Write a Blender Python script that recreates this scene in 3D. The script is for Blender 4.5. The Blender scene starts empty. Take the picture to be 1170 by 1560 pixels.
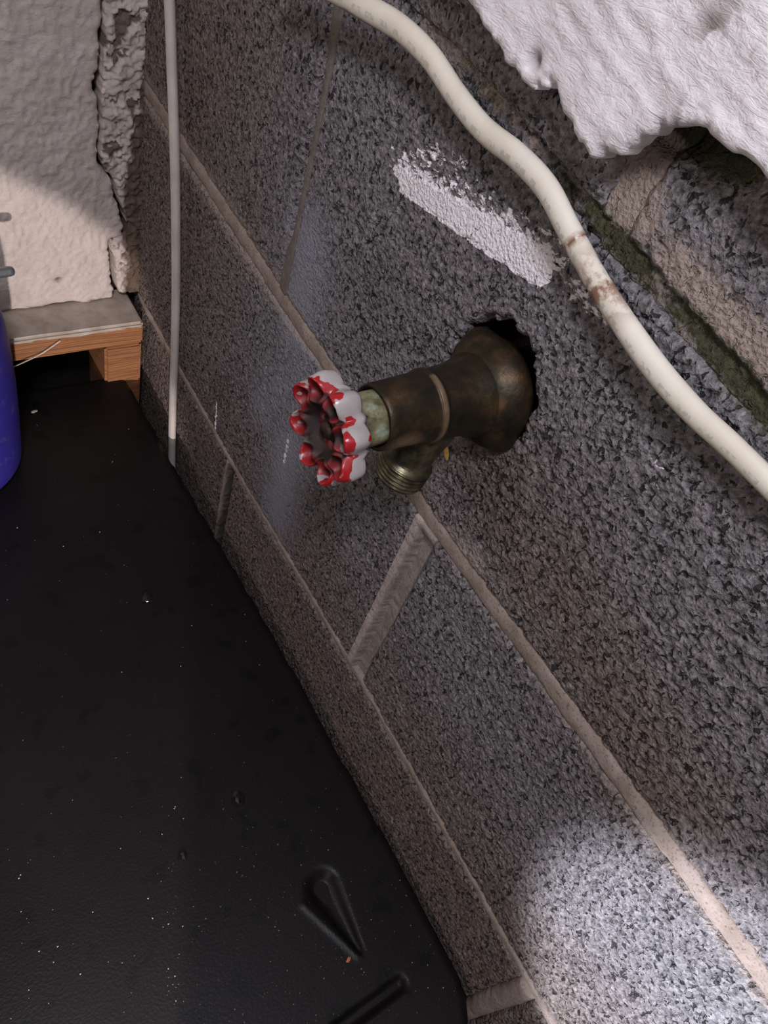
import bpy, math, random
import numpy as np
from mathutils import Vector, Matrix
random.seed(7)
S = bpy.context.scene
COL = S.collection

# ------------------------------------------------------------------ camera
CAMH = 1.0                                   # camera height above the floor
CX = -0.24                                   # camera 24 cm off the block wall (wall face is X = 0)
Wm = np.array([[0.82934781, -0.25649444, 0.49637867],
               [-0.49362955, -0.75255221, 0.4358842],
               [0.26174812, -0.60652679, -0.75074175]])
cd = bpy.data.cameras.new('camera'); cam = bpy.data.objects.new('camera', cd); COL.objects.link(cam)
cd.sensor_fit = 'HORIZONTAL'; cd.sensor_width = 36; cd.lens = 36; cd.clip_start = 0.01
M = Matrix.Identity(4)
for r in range(3):
    M[r][0] = Wm[r][0]; M[r][1] = -Wm[r][1]; M[r][2] = -Wm[r][2]
M[0][3] = CX; M[1][3] = 0; M[2][3] = CAMH
cam.matrix_world = M
S.camera = cam

# ------------------------------------------------------------------ world, lights, exposure
S.view_settings.view_transform = 'Standard'; S.view_settings.look = 'None'
S.view_settings.exposure = 0.0; S.view_settings.gamma = 1.0; S.view_settings.use_curve_mapping = False
w = bpy.data.worlds.new('World'); S.world = w; w.use_nodes = True
w.node_tree.nodes['Background'].inputs[0].default_value = (0.80, 0.80, 1.0, 1)
w.node_tree.nodes['Background'].inputs[1].default_value = 0.06

def light(name, kind, loc, target, energy, color, size=0.1, angle=60, blend=0.5):
    d = bpy.data.lights.new(name, kind); o = bpy.data.objects.new(name, d); COL.objects.link(o)
    o.location = loc
    o.rotation_euler = (Vector(target) - Vector(loc)).to_track_quat('-Z', 'Y').to_euler()
    d.energy = energy; d.color = color
    if kind == 'AREA': d.shape = 'DISK'; d.size = size
    else:
        d.shadow_soft_size = size
        if kind == 'SPOT': d.spot_size = math.radians(angle); d.spot_blend = blend
    return o
# low lamp on the near side of the tap, window from above, lamp from the far left, two unseen spots added for the light pools
light('side_lamp', 'AREA', (-0.80, -0.62, 0.93), (0, 0.25, 0.70), 1.3, (1.0, 0.86, 0.80), 0.12)
light('window_light', 'AREA', (-0.36, -0.12, 1.42), (0, 0.07, 0.88), 4.4, (0.92, 0.90, 1.0), 0.16)
light('left_lamp', 'AREA', (-0.95, 0.46, 1.20), (0, 0.15, 0.65), 1.3, (1.0, 0.84, 0.74), 0.16)
light('pool_spot_low', 'SPOT', (-0.52, -0.36, 0.58), (0, -0.188, 0.600), 46.0, (0.86, 0.88, 1.0), 0.014, 33.5, 0.20)
light('pool_spot_corner', 'SPOT', (-0.34, -0.34, 0.48), (-0.27, 0.637, 0.335), 27.0, (1.0, 0.88, 0.86), 0.010, 37, 0.05)

# ------------------------------------------------------------------ pixel rays (used only to read off real positions)
def ray(px, py):
    d = Wm @ np.array([px - 585.0, py - 780.0, 1170.0]); return d
def onX(px, py, x=0.0):
    r = ray(px, py); t = (x - CX) / r[0]; return (x, t * r[1], CAMH + t * r[2])
def onY(px, py, y):
    r = ray(px, py); t = y / r[1]; return (CX + t * r[0], y, CAMH + t * r[2])
def onZ(px, py, z):
    r = ray(px, py); t = (z - CAMH) / r[2]; return (CX + t * r[0], t * r[1], z)

# ------------------------------------------------------------------ numpy noise
rs = np.random.RandomState(3)
TAB = rs.rand(512, 512)
def vn(x, y, seed=0):
    xi = np.floor(x).astype(int); yi = np.floor(y).astype(int)
    fx = x - xi; fy = y - yi; fx = fx*fx*(3-2*fx); fy = fy*fy*(3-2*fy)
    xi = xi + seed*37; yi = yi + seed*91
    g = lambda a, b: TAB[a & 511, b & 511]
    return (g(xi, yi)*(1-fx) + g(xi+1, yi)*fx)*(1-fy) + (g(xi, yi+1)*(1-fx) + g(xi+1, yi+1)*fx)*fy
def fbm(x, y, seed=0, octv=3):
    s = 0; a = 1; t = 0
    for i in range(octv):
        s = s + a*vn(x*2**i, y*2**i, seed+i); t += a; a *= 0.5
    return s/t
def worley(x, y, seed=0):
    xi = np.floor(x).astype(int); yi = np.floor(y).astype(int)
    best = np.full(x.shape, 9.0); val = np.zeros(x.shape)
    for dx in (-1, 0, 1):
        for dy in (-1, 0, 1):
            a = xi+dx; b = yi+dy
            px = a + TAB[(a+seed*13) & 511, b & 511]; py = b + TAB[(b+seed*29) & 511, (a+77) & 511]
            d = np.hypot(x-px, y-py); m = d < best
            best = np.where(m, d, best); val = np.where(m, TAB[(a+200) & 511, (b+seed) & 511], val)
    return best, val
def sst(a, b, x):
    t = np.clip((x-a)/(b-a), 0, 1); return t*t*(3-2*t)

# ------------------------------------------------------------------ material helpers
class NT:
    def __init__(s, name):
        s.m = bpy.data.materials.new(name); s.m.use_nodes = True; s.t = s.m.node_tree
        s.b = s.t.nodes['Principled BSDF']
        s.co = s.t.nodes.new('ShaderNodeTexCoord').outputs['Object']
    def n(s, typ, **kw):
        n = s.t.nodes.new(typ)
        for k, v in kw.items():
            if k in n.inputs: s.set(n.inputs[k], v)
            else: setattr(n, k, v)
        return n
    def set(s, inp, v):
        if isinstance(v, bpy.types.NodeSocket): s.t.links.new(v, inp)
        else:
            if isinstance(v, (tuple, list)) and len(v) == 3 and inp.type == 'RGBA': v = (*v, 1)
            inp.default_value = v
    def scale(s, vec):
        n = s.n('ShaderNodeMapping'); s.set(n.inputs['Vector'], s.co); n.inputs['Scale'].default_value = vec
        return n.outputs[0]
    def noise(s, sc, det=4, rough=0.6, vec=None, dist=0):
        n = s.n('ShaderNodeTexNoise'); s.set(n.inputs['Vector'], vec or s.co)
        n.inputs['Scale'].default_value = sc; n.inputs['Detail'].default_value = det
        n.inputs['Roughness'].default_value = rough; n.inputs['Distortion'].default_value = dist
        return n.outputs['Fac']
    def vor(s, sc, out='Distance', vec=None):
        n = s.n('ShaderNodeTexVoronoi'); s.set(n.inputs['Vector'], vec or s.co); n.inputs['Scale'].default_value = sc
        return n.outputs[out]
    def ramp(s, fac, stops, interp='LINEAR'):
        n = s.n('ShaderNodeValToRGB'); s.set(n.inputs[0], fac); n.color_ramp.interpolation = interp
        e = n.color_ramp.elements
        while len(e) < len(stops): e.new(0.5)
        for i, (p, c) in enumerate(stops):
            e[i].position = p
            c = (c, c, c) if not isinstance(c, (tuple, list)) else c
            e[i].color = (*c, 1)
        return n.outputs[0]
    def math(s, op, a, b=0.0, clamp=False):
        n = s.n('ShaderNodeMath', operation=op); s.set(n.inputs[0], a); s.set(n.inputs[1], b); n.use_clamp = clamp
        return n.outputs[0]
    def mix(s, f, a, b, blend='MIX'):
        n = s.n('ShaderNodeMix', data_type='RGBA', blend_type=blend)
        s.set(n.inputs[0], f); s.set(n.inputs[6], a); s.set(n.inputs[7], b)
        return n.outputs[2]
    def attr(s, name):
        return s.n('ShaderNodeAttribute', attribute_name=name).outputs['Fac']
    def sep(s):
        n = s.n('ShaderNodeSeparateXYZ'); s.set(n.inputs[0], s.co); return n.outputs
    def bump(s, h, strength=0.5, dist=0.001):
        n = s.n('ShaderNodeBump'); s.set(n.inputs['Height'], h); n.inputs['Strength'].default_value = strength
        n.inputs['Distance'].default_value = dist
        s.set(s.b.inputs['Normal'], n.outputs[0])
    def fin(s, col, rough=0.8, metal=0.0, spec=None):
        s.set(s.b.inputs['Base Color'], col); s.set(s.b.inputs['Roughness'], rough); s.set(s.b.inputs['Metallic'], metal)
        if spec is not None: s.b.inputs['Specular IOR Level'].default_value = spec
        return s.m

def m_block():
    k = NT('cinder_block')
    g = k.ramp(k.vor(640, 'Color'), [(0.0, 0.07), (0.45, 0.16), (0.8, 0.27), (1.0, 0.46)])
    n = k.noise(420, 3, 0.7)
    base = k.mix(0.55, g, k.ramp(n, [(0.32, 0.05), (0.5, 0.20), (0.70, 0.38)]))
    base = k.mix(k.ramp(k.noise(14, 3), [(0.35, 0.0), (0.7, 0.8)]), base, (0.90, 0.84, 0.84), 'MULTIPLY')
    base = k.mix(1.0, base, (1.0, 0.96, 1.0), 'MULTIPLY')
    pv = k.noise(1, 2, 0.5, k.scale((360, 330, 250)), 0.6)
    fill = k.math('ADD', k.math('MULTIPLY', k.attr('blue'), 0.09), k.math('MULTIPLY', k.attr('paint'), 0.05))
    pv = k.math('ADD', pv, fill)
    pore = k.ramp(pv, [(0.355, 1), (0.405, 0)])
    base = k.mix(k.math('MULTIPLY', pore, 0.88), base, (0.010, 0.009, 0.011))  # darkness inside the pores is put into the colour
    pit = k.math('MULTIPLY', k.attr('pit'), 0.75, True)
    base = k.mix(pit, base, (0.012, 0.011, 0.013))  # same for the larger pits: their shade is coloured in
    fine = k.noise(330, 3, 0.6)
    def lay(base, name, col, thr=0.5, soft=0.18, src=None):
        a = k.math('ADD', k.attr(name), k.math('MULTIPLY', k.math('SUBTRACT', src or fine, 0.5), 0.9))
        return k.mix(k.ramp(a, [(max(0, thr-soft), 0.0), (min(1, thr+soft), 1.0)]), base, col)
    base = k.mix(k.math('MULTIPLY', k.attr('brown'), 0.75, True), base, k.mix(1.0, base, (0.80, 0.60, 0.44), 'MULTIPLY'))
    base = k.mix(k.math('MULTIPLY', k.attr('blue'), 0.75, True), base, (0.27, 0.28, 0.33))
    base = lay(base, 'tan', k.mix(k.noise(90, 3), (0.26, 0.21, 0.17), (0.38, 0.31, 0.27)), 0.5, 0.25)
    base = lay(base, 'algae_shade', k.mix(n, (0.012, 0.012, 0.010), (0.085, 0.085, 0.040)), 0.5, 0.16)
    aniso = k.noise(1, 3, 0.6, k.scale((300, 190, 420)))
    base = lay(base, 'paint', (0.88, 0.85, 0.88), 0.5, 0.035, aniso)
    k.bump(k.math('SUBTRACT', k.math('ADD', n, k.math('MULTIPLY', k.vor(520), 0.5)), k.math('MULTIPLY', pore, 0.9)), 0.9, 0.0016)
    return k.fin(base, 0.85, 0, 0.3)
def m_mortar(name, c1, c2, g1=(0.028, 0.028, 0.02), g2=(0.08, 0.08, 0.035)):
    k = NT(name)
    c = k.mix(k.ramp(k.noise(70, 4), [(0.35, 0), (0.65, 1)]), c1, c2)
    c = k.mix(k.ramp(k.noise(700, 2), [(0.3, 0.6), (0.45, 0)]), c, (0.08, 0.06, 0.05))
    c = k.mix(k.math('MULTIPLY', k.attr('algae_shade'), 0.9, True), c, k.mix(k.ramp(k.noise(160, 4), [(0.35, 0), (0.6, 1)]), g1, g2))
    k.bump(k.noise(500, 4, 0.7), 0.5, 0.001)
    return k.fin(c, 0.9, 0, 0.2)
def m_plaster(name, c1, c2, dirt_shade):
    k = NT(name)
    c = k.mix(k.ramp(k.noise(35, 4), [(0.3, 0), (0.7, 1)]), c1, c2)
    c = k.mix(k.ramp(k.noise(60, 6, 0.7), [(0.62, 0), (0.74, 0.55)]), c, dirt_shade)
    c = k.mix(k.math('MULTIPLY', k.attr('brown'), 1.0, True), c, k.mix(k.noise(140, 4), (0.05, 0.035, 0.025), (0.20, 0.14, 0.10)))
    st = k.noise(1, 5, 0.65, k.scale((200, 110, 420)), 1.5)
    k.bump(k.math('ADD', k.noise(260, 5, 0.65), st), 0.55, 0.0014)
    return k.fin(c, 0.8, 0, 0.3)
MB = m_block()
M_TAN = m_mortar('tan_mortar', (0.24, 0.19, 0.155), (0.33, 0.27, 0.235))
M_GAP = m_mortar('shaded_groove_mortar', (0.26, 0.21, 0.17), (0.34, 0.28, 0.24), (0.008, 0.007, 0.006), (0.016, 0.013, 0.011))  # near-black fill colours paint the shade of an open groove
M_DTAN = m_mortar('grey_mortar', (0.13, 0.115, 0.10), (0.19, 0.17, 0.15))
M_PALE = m_mortar('pale_mortar', (0.36, 0.30, 0.27), (0.46, 0.40, 0.37))
M_BACK = m_mortar('dark_cavity', (0.010, 0.008, 0.007), (0.02, 0.016, 0.013))
M_WHITE = m_plaster('white_plaster', (0.80, 0.76, 0.78), (0.88, 0.85, 0.87), (0.42, 0.31, 0.27))
M_BEIGE = m_plaster('beige_plaster', (0.54, 0.47, 0.42), (0.64, 0.57, 0.52), (0.40, 0.30, 0.24))
M_ROUGH = m_plaster('rough_corner_mortar', (0.42, 0.36, 0.31), (0.66, 0.58, 0.52), (0.12, 0.07, 0.045))

# ------------------------------------------------------------------ sheet builder: gridded relief with real edges
def link(o, parent=None, mat=None):
    COL.objects.link(o)
    if parent: o.parent = parent
    if mat: o.data.materials.append(mat)
    return o
def mesh_np(name, co, quads, attrs=None):
    me = bpy.data.meshes.new(name)
    nv = len(co); nf = len(quads)
    me.vertices.add(nv); me.vertices.foreach_set('co', co.astype(np.float32).ravel())
    me.loops.add(nf*4); me.loops.foreach_set('vertex_index', quads.astype(np.int32).ravel())
    me.polygons.add(nf)
    me.polygons.foreach_set('loop_start', np.arange(0, nf*4, 4, dtype=np.int32))
    me.polygons.foreach_set('loop_total', np.full(nf, 4, dtype=np.int32))
    me.polygons.foreach_set('use_smooth', np.ones(nf, dtype=bool))
    me.update(calc_edges=True)
    for k, v in (attrs or {}).items():
        a = me.attributes.new(k, 'FLOAT', 'POINT'); a.data.foreach_set('value', v.astype(np.float32))
    return me
def sheet(name, u0, u1, v0, v1, res, mask, height, back, mapf, mat, parent=None, attrs=None, edge=(3, 0.002), flip=False):
    nu = max(2, int(round((u1-u0)/res))); nv = max(2, int(round((v1-v0)/res)))
    u = np.linspace(u0, u1, nu+1); v = np.linspace(v0, v1, nv+1)
    U, V = np.meshgrid(u, v, indexing='ij')
    Uc = 0.25*(U[:-1, :-1]+U[1:, :-1]+U[:-1, 1:]+U[1:, 1:]); Vc = 0.25*(V[:-1, :-1]+V[1:, :-1]+V[:-1, 1:]+V[1:, 1:])
    keep = mask(Uc, Vc)
    # layers from the border: recede towards the edge
    layer = np.zeros(U.shape)
    full = np.zeros((nu+2, nv+2), bool); full[1:-1, 1:-1] = keep
    inside = full[:-1, :-1] & full[1:, :-1] & full[:-1, 1:] & full[1:, 1:]
    cur = inside.copy()
    for i in range(edge[0]):
        layer += cur
        p = np.zeros((cur.shape[0]+2, cur.shape[1]+2), bool); p[1:-1, 1:-1] = cur
        cur = p[1:-1, 1:-1] & p[:-2, 1:-1] & p[2:, 1:-1] & p[1:-1, :-2] & p[1:-1, 2:]
    t = 1 - layer/edge[0]
    H, at = height(U, V)
    H = H - edge[1]*t**2
    idx = np.arange(U.size).reshape(U.shape)
    k = np.argwhere(keep); i, j = k[:, 0], k[:, 1]
    a, b, c, d = idx[i, j], idx[i+1, j], idx[i+1, j+1], idx[i, j+1]
    Q = np.stack([a, b, c, d], 1)
    # border edges -> back wall
    E = np.concatenate([np.stack([Q[:, 0], Q[:, 1]], 1), np.stack([Q[:, 1], Q[:, 2]], 1), np.stack([Q[:, 2], Q[:, 3]], 1), np.stack([Q[:, 3], Q[:, 0]], 1)])
    key = np.minimum(E[:, 0], E[:, 1])*U.size + np.maximum(E[:, 0], E[:, 1])
    uq, first, cnt = np.unique(key, return_index=True, return_counts=True)
    B = E[first[cnt == 1]]
    uf = U.ravel().copy(); vf = V.ravel().copy(); hf = H.ravel()
    for _ in range(3):                          # round off the stair steps of the outline
        su = np.zeros(U.size); sv = np.zeros(U.size); cn = np.zeros(U.size)
        for p_, q_ in ((0, 1), (1, 0)):
            np.add.at(su, B[:, p_], uf[B[:, q_]]); np.add.at(sv, B[:, p_], vf[B[:, q_]]); np.add.at(cn, B[:, p_], 1)
        m = cn > 0
        uf[m] = 0.5*uf[m] + 0.5*su[m]/cn[m]; vf[m] = 0.5*vf[m] + 0.5*sv[m]/cn[m]
    bv = np.unique(B); nb = len(bv)
    remap = np.full(U.size, -1); remap[bv] = np.arange(nb) + U.size
    allu = np.concatenate([uf, uf[bv]]); allv = np.concatenate([vf, vf[bv]]); allh = np.concatenate([hf, np.full(nb, -back)])
    SQ = np.stack([B[:, 1], B[:, 0], remap[B[:, 0]], remap[B[:, 1]]], 1)
    Q = np.concatenate([Q, SQ])
    used = np.unique(Q); rm = np.full(len(allu), -1); rm[used] = np.arange(len(used)); Q = rm[Q]
    co = np.stack(mapf(allu[used], allv[used], allh[used]), 1)
    if flip: Q = Q[:, ::-1]
    cen = co.mean(0); co = co - cen
    A = {}
    for kk, vv in at.items():
        vv = np.broadcast_to(vv, U.shape).ravel(); A[kk] = np.concatenate([vv, vv[bv]])[used]
    o = bpy.data.objects.new(name, mesh_np(name, co, Q, A)); o.location = Vector(cen) - (Vector(parent.location) if parent else Vector())
    return link(o, parent, mat)
def mapR(u, v, h): return (-h, u, CAMH+v)          # block wall, looks to -X
FY = 0.637
def mapF(u, v, h): return (u, FY-h, CAMH+v)        # far wall, looks to -Y
def mapT(u, v, h): return (u, v, h)                # level surface

def box_mesh(name, x0, x1, y0, y1, z0, z1, bev=0.001, seg=2):
    import bmesh
    bm = bmesh.new(); bmesh.ops.create_cube(bm, size=1)
    cx, cy, cz = (x0+x1)/2, (y0+y1)/2, (z0+z1)/2
    for v_ in bm.verts: v_.co = (v_.co.x*(x1-x0), v_.co.y*(y1-y0), v_.co.z*(z1-z0))
    if bev: bmesh.ops.bevel(bm, geom=bm.edges[:], offset=bev, segments=seg, affect='EDGES')
    me = bpy.data.meshes.new(name); bm.to_mesh(me); bm.free()
    o = bpy.data.objects.new(name, me); o.location = (cx, cy, cz); return o
def struct(o): o['kind'] = 'structure'; return o
def tag(o, label, cat, group=None):
    o['label'] = label; o['category'] = cat
    if group: o['group'] = group
    return o

# ------------------------------------------------------------------ right wall: block courses
wall_right = struct(link(box_mesh('wall_right', 0.028, 0.12, -0.75, 0.75, 0, 1.9, 0), None, M_BACK))
J = {  # bed joint centre lines z(Y), metres below the camera
 0: ([-0.75, 0.0, 0.077, 0.27, 0.64], [-0.140, -0.1400, -0.139, -0.124, -0.120]),
 1: ([-0.75, -0.08, 0.1775, 0.372, 0.52, 0.64], [-0.319, -0.319, -0.329, -0.326, -0.320, -0.316]),
 2: ([-0.75, -0.058, 0.177, 0.404, 0.64], [-0.5225, -0.5225, -0.519, -0.530, -0.528]),
 3: ([-1, 1], [-0.725, -0.725]), 4: ([-1, 1], [-0.93, -0.93]), -1: ([-1, 1], [0.065, 0.065]), -2: ([-1, 1], [0.27, 0.27])}
HW = {0: 0.0040, 1: 0.0060, 2: 0.0040, 3: 0.004, 4: 0.004, -1: 0.004, -2: 0.004}   # half widths
PER = {  # perpends of each course: (Y centre, half width)
 (-2, -1): [(-0.52, .005), (-0.06, .005), (0.40, .005)],
 (-1, 0): [(-0.29, .005), (0.165, .008)],
 (0, 1): [(-0.56, .005), (-0.095, .005), (0.376, .0040)],
 (1, 2): [(-0.29, .005), (0.176, .0096)],
 (2, 3): [(-0.53, .005), (-0.060, .0068), (0.4035, .0065)],
 (3, 4): [(-0.29, .005), (0.18, .005)]}
def jz(k, y): return np.interp(y, J[k][0], J[k][1])

def segdist(Y, Z, a, b):
    ax, az = a; bx, bz = b; dx, dz = bx-ax, bz-az; L = dx*dx+dz*dz
    t = np.clip(((Y-ax)*dx+(Z-az)*dz)/L, 0, 1)
    return np.hypot(Y-ax-t*dx, Z-az-t*dz), t
def W2(px, py, x=0.0):
    p = onX(px, py, x); return (p[1], p[2]-CAMH)
FYC, FZC = 0.179, -0.2275                           # tap axis on the wall
def stains_and_shade(Y, Z):
    A = {}
    lo = fbm(Y*60, Z*60, 5, 4)
    # dry-brushed white paint smear
    d, t = segdist(Y, Z, W2(616, 278), W2(818, 404))
    up = (Z-np.interp(-Y, [-0.295, -0.185], [-0.186, -0.158]))        # above the smear's axis
    core = np.exp(-(d/(0.0062+0.0030*t))**4)
    sp = 0.60*np.exp(-((d)/0.024)**2)*(up > -0.001)
    d2, _ = segdist(Y, Z, W2(870, 440), W2(925, 480)); d3, _ = segdist(Y, Z, W2(640, 235), W2(700, 250))
    d4, _ = segdist(Y, Z, W2(985, 700), W2(1005, 710))
    A['paint'] = np.clip(np.maximum.reduce([1.15*core, sp, 0.50*np.exp(-(d2/0.009)**2), 0.46*np.exp(-(d3/0.012)**2), 0.40*np.exp(-(d4/0.005)**2)]), 0, 1.2)
    for a, b, wd, s in (((330, 612), (326, 662), .0014, 1.0), ((438, 672), (432, 705), .0035, .55), ((405, 560), (400, 630), .004, .42)):
        d, _ = segdist(Y, Z, W2(*a), W2(*b)); A['paint'] = np.maximum(A['paint'], s*np.exp(-(d/wd)**2))
    # smeared mortar beside the joints
    tan = np.zeros(Y.shape)
    d1 = np.abs(Z-jz(1, Y)); wd = 0.0075 + 0.010*np.clip((Y-0.28)/0.15, 0, 1) + 0.004*np.clip((0.1-Y)/0.2, 0, 1)
    tan = np.maximum(tan, 0.75*np.exp(-(d1/wd)**2))
    tan = np.maximum(tan, 0.60*np.exp(-((Z-jz(2, Y))/0.007)**2))
    d, _ = segdist(Y, Z, W2(665, 800), W2(730, 860)); tan = np.maximum(tan, 0.7*np.exp(-(d/0.008)**2))
    d, _ = segdist(Y, Z, W2(970, 245), W2(975, 330)); tan = np.maximum(tan, 0.85*np.exp(-(d/0.012)**2))
    d, _ = segdist(Y, Z, W2(1020, 400), W2(1180, 560)); tan = np.maximum(tan, 0.85*np.exp(-(d/0.010)**2))
    d, _ = segdist(Y, Z, W2(505, 50), W2(430, 440)); tan = np.maximum(tan, 0.50*np.exp(-(d/0.007)**2))
    d, _ = segdist(Y, Z, W2(640, 20), W2(800, 210)); tan = np.maximum(tan, 0.55*np.exp(-(d/0.006)**2))
    A['tan'] = tan
    # algae and grime along the upper joint, plus painted shade under the plaster
    al = (0.42+0.45*sst(0.24, 0.08, Y))*np.exp(-((Z-jz(0, Y)-0.001)/0.0078)**2)*(0.25+1.4*lo)
    al = np.maximum(al, 0.35*np.exp(-((Y-0.60)/0.06)**2))
    al = np.maximum(al, 0.42*np.exp(-((Y-0.51)/0.05)**2-((Z+0.30)/0.06)**2))
    al = np.maximum(al, 1.1*np.exp(-(np.hypot((Y-0.150)/0.026, (Z+0.086)/0.010))**4))  # hollow below the plaster overhang, its shade painted dark
    A['algae_shade'] = al*(1-0.6*sst(0.2, 0.4, Y)*(Z > -0.2))
    # brown dirt at the bottom and in the corner; tap shadow painted in below right of it
    br = np.maximum(sst(-0.36, -0.56, Z), sst(-0.515, -0.53, Z))*(0.75+0.5*lo)
    br = np.maximum(br, 0.9*sst(0.34, 0.55, Y))
    d, _ = segdist(Y, Z, (0.15, -0.27), (0.0, -0.30)); br = np.maximum(br, 0.95*np.exp(-(d/0.045)**2)*(0.6+0.7*lo))  # tap's shadow band, browned into the wall colour
    A['brown'] = np.clip(br, 0, 1)
    # bluish rubbed cement, filling the pores
    d, _ = segdist(Y, Z, W2(440, 690), W2(420, 780)); bl = 1.0*np.exp(-(d/0.026)**2)
    d, _ = segdist(Y, Z, W2(470, 380), W2(450, 500)); bl = np.maximum(bl, 0.9*np.exp(-(d/0.026)**2))
    d, _ = segdist(Y, Z, W2(400, 620), W2(460, 560)); bl = np.maximum(bl, 0.55*np.exp(-(d/0.024)**2))
    A['blue'] = bl
    return A
def block_h(Y, Z, rough=1.0):
    wx = 0.4*(vn(Y*300, Z*300, 9)-.5); wz = 0.4*(vn(Y*300, Z*300, 11)-.5)
    f1, va = worley(Y*230+wx, Z*290+wz, 1)
    f2, vb = worley(Y*380+wx, Z*420+wz, 4)
    A = stains_and_shade(Y, Z)
    smooth = np.clip(A['blue']*0.9 + 1.1*sst(0.62, 1.0, A['paint']) + 0.4*A['tan'], 0, 0.95)
    pit = np.maximum(sst(0.42, 0.22, f1)*(va > 0.66), 0.75*sst(0.45, 0.25, f2)*(vb > 0.66))*(1-smooth)
    g = fbm(Y*330, Z*330, 2, 3)-0.5
    big = fbm(Y*25, Z*25, 7, 3)-0.5
    rg = rough*(0.75+0.5*sst(-0.22, -0.42, Z))
    h = 0.0017*g*rg*(1-smooth) + 0.0015*big - 0.0016*pit
    h = h - 0.010*np.exp(-(np.hypot((Y-0.150)/0.028, (Z+0.083)/0.014))**4) - 0.009*np.exp(-(np.hypot((Y-0.200)/0.012, (Z+0.099)/0.008))**4)
    A['pit'] = pit*0.8
    return h, A
def in_block(k0, k1, y0, y1):
    def f(U, V):
        n1 = 0.0022*(fbm(U*140, V*140, 12, 3)-0.5)
        top = jz(k0, U)-HW[k0]; bot = jz(k1, U)+HW[k1]
        r = 0.003
        m = (V < top+n1) & (V > bot-n1) & (U > y0-n1) & (U < y1+n1)
        if (k0, k1) == (0, 1):
            e = ((U-FYC-0.0040)/0.0292)**2 + ((V-FZC-0.0040)/0.0300)**2
            m &= (e + 0.9*(fbm(U*160, V*160, 21, 3)-0.5)) > 1.0
        return m
    return f
order = [(-2, -1), (-1, 0), (0, 1), (1, 2), (2, 3), (3, 4)]
for (k0, k1) in order:
    cuts = [(-0.75, 0.0)] + PER[(k0, k1)] + [(0.66, 0.0)]
    for (ya, wa), (yb, wb) in zip(cuts[:-1], cuts[1:]):
        y0 = ya+wa; y1 = min(yb-wb, 0.655)
        seen = (k0 >= -1 and k1 <= 3 and y1 > -0.12)
        res = 0.0011 if seen else 0.006
        if seen and y0 > 0.36: res = 0.0015
        zt = max(jz(k0, y0), jz(k0, y1), jz(k0, (y0+y1)/2)); zb = min(jz(k1, y0), jz(k1, y1), jz(k1, (y0+y1)/2))
        ro = 1.7 if k0 == -1 else 1.0
        if seen and k1 == 0: zt = 0.03; 
        sheet('cinder_block', max(y0-0.002, -0.42 if seen and y0 < -0.1 else -9), y1+0.002, zb, zt, res, in_block(k0, k1, y0, y1), lambda U, V: block_h(U, V, ro), 0.03, mapR, MB, wall_right, edge=(4, 0.0028), flip=True)
# bed joints
def bed(k, mat, prof, y0=-0.42, y1=0.645, res=0.0013):
    hw = HW[k]+0.0012
    zs = [jz(k, y) for y in np.linspace(y0, y1, 30)]
    def mask(U, V): return np.abs(V-jz(k, U)) < hw + 0.0012*(vn(U*120, V*120, 31)-.5)
    def hf(U, V):
        s = (V-jz(k, U))/hw
        hb, A = block_h(U, V)
        return prof(U, s) + (0.9*hb if k == 0 else 0) + 0.0012*(fbm(U*170, V*170, 33, 3)-.5) + 0.0012*(fbm(U*40, V*40, 35, 2)-.5), (dict(A, tan=A['tan']*0.6+0.45*(fbm(U*80, V*80, 37, 3) > .5)) if k == 0 else {'algae_shade': 0*U})
    sheet('mortar_joint', y0, y1, min(zs)-hw-0.002, max(zs)+hw+0.002, res, mask, hf, 0.03, mapR, mat, wall_right, edge=(2, 0.001), flip=True)
bed(0, MB, lambda U, s: -0.0022 + 0.001*np.abs(s) - 0.001*(s > 0.2), -0.42, 0.645, 0.0013)
bed(1, M_TAN, lambda U, s: -0.0004 - 0.0014*s**2)
bed(2, M_TAN, lambda U, s: -0.0010 - 0.0055*sst(0.25, 0.85, s))
for k in (-1, 3, 4): bed(k, M_TAN, lambda U, s: -0.002-0.001*s**2, -0.74, 0.645, 0.004)
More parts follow.
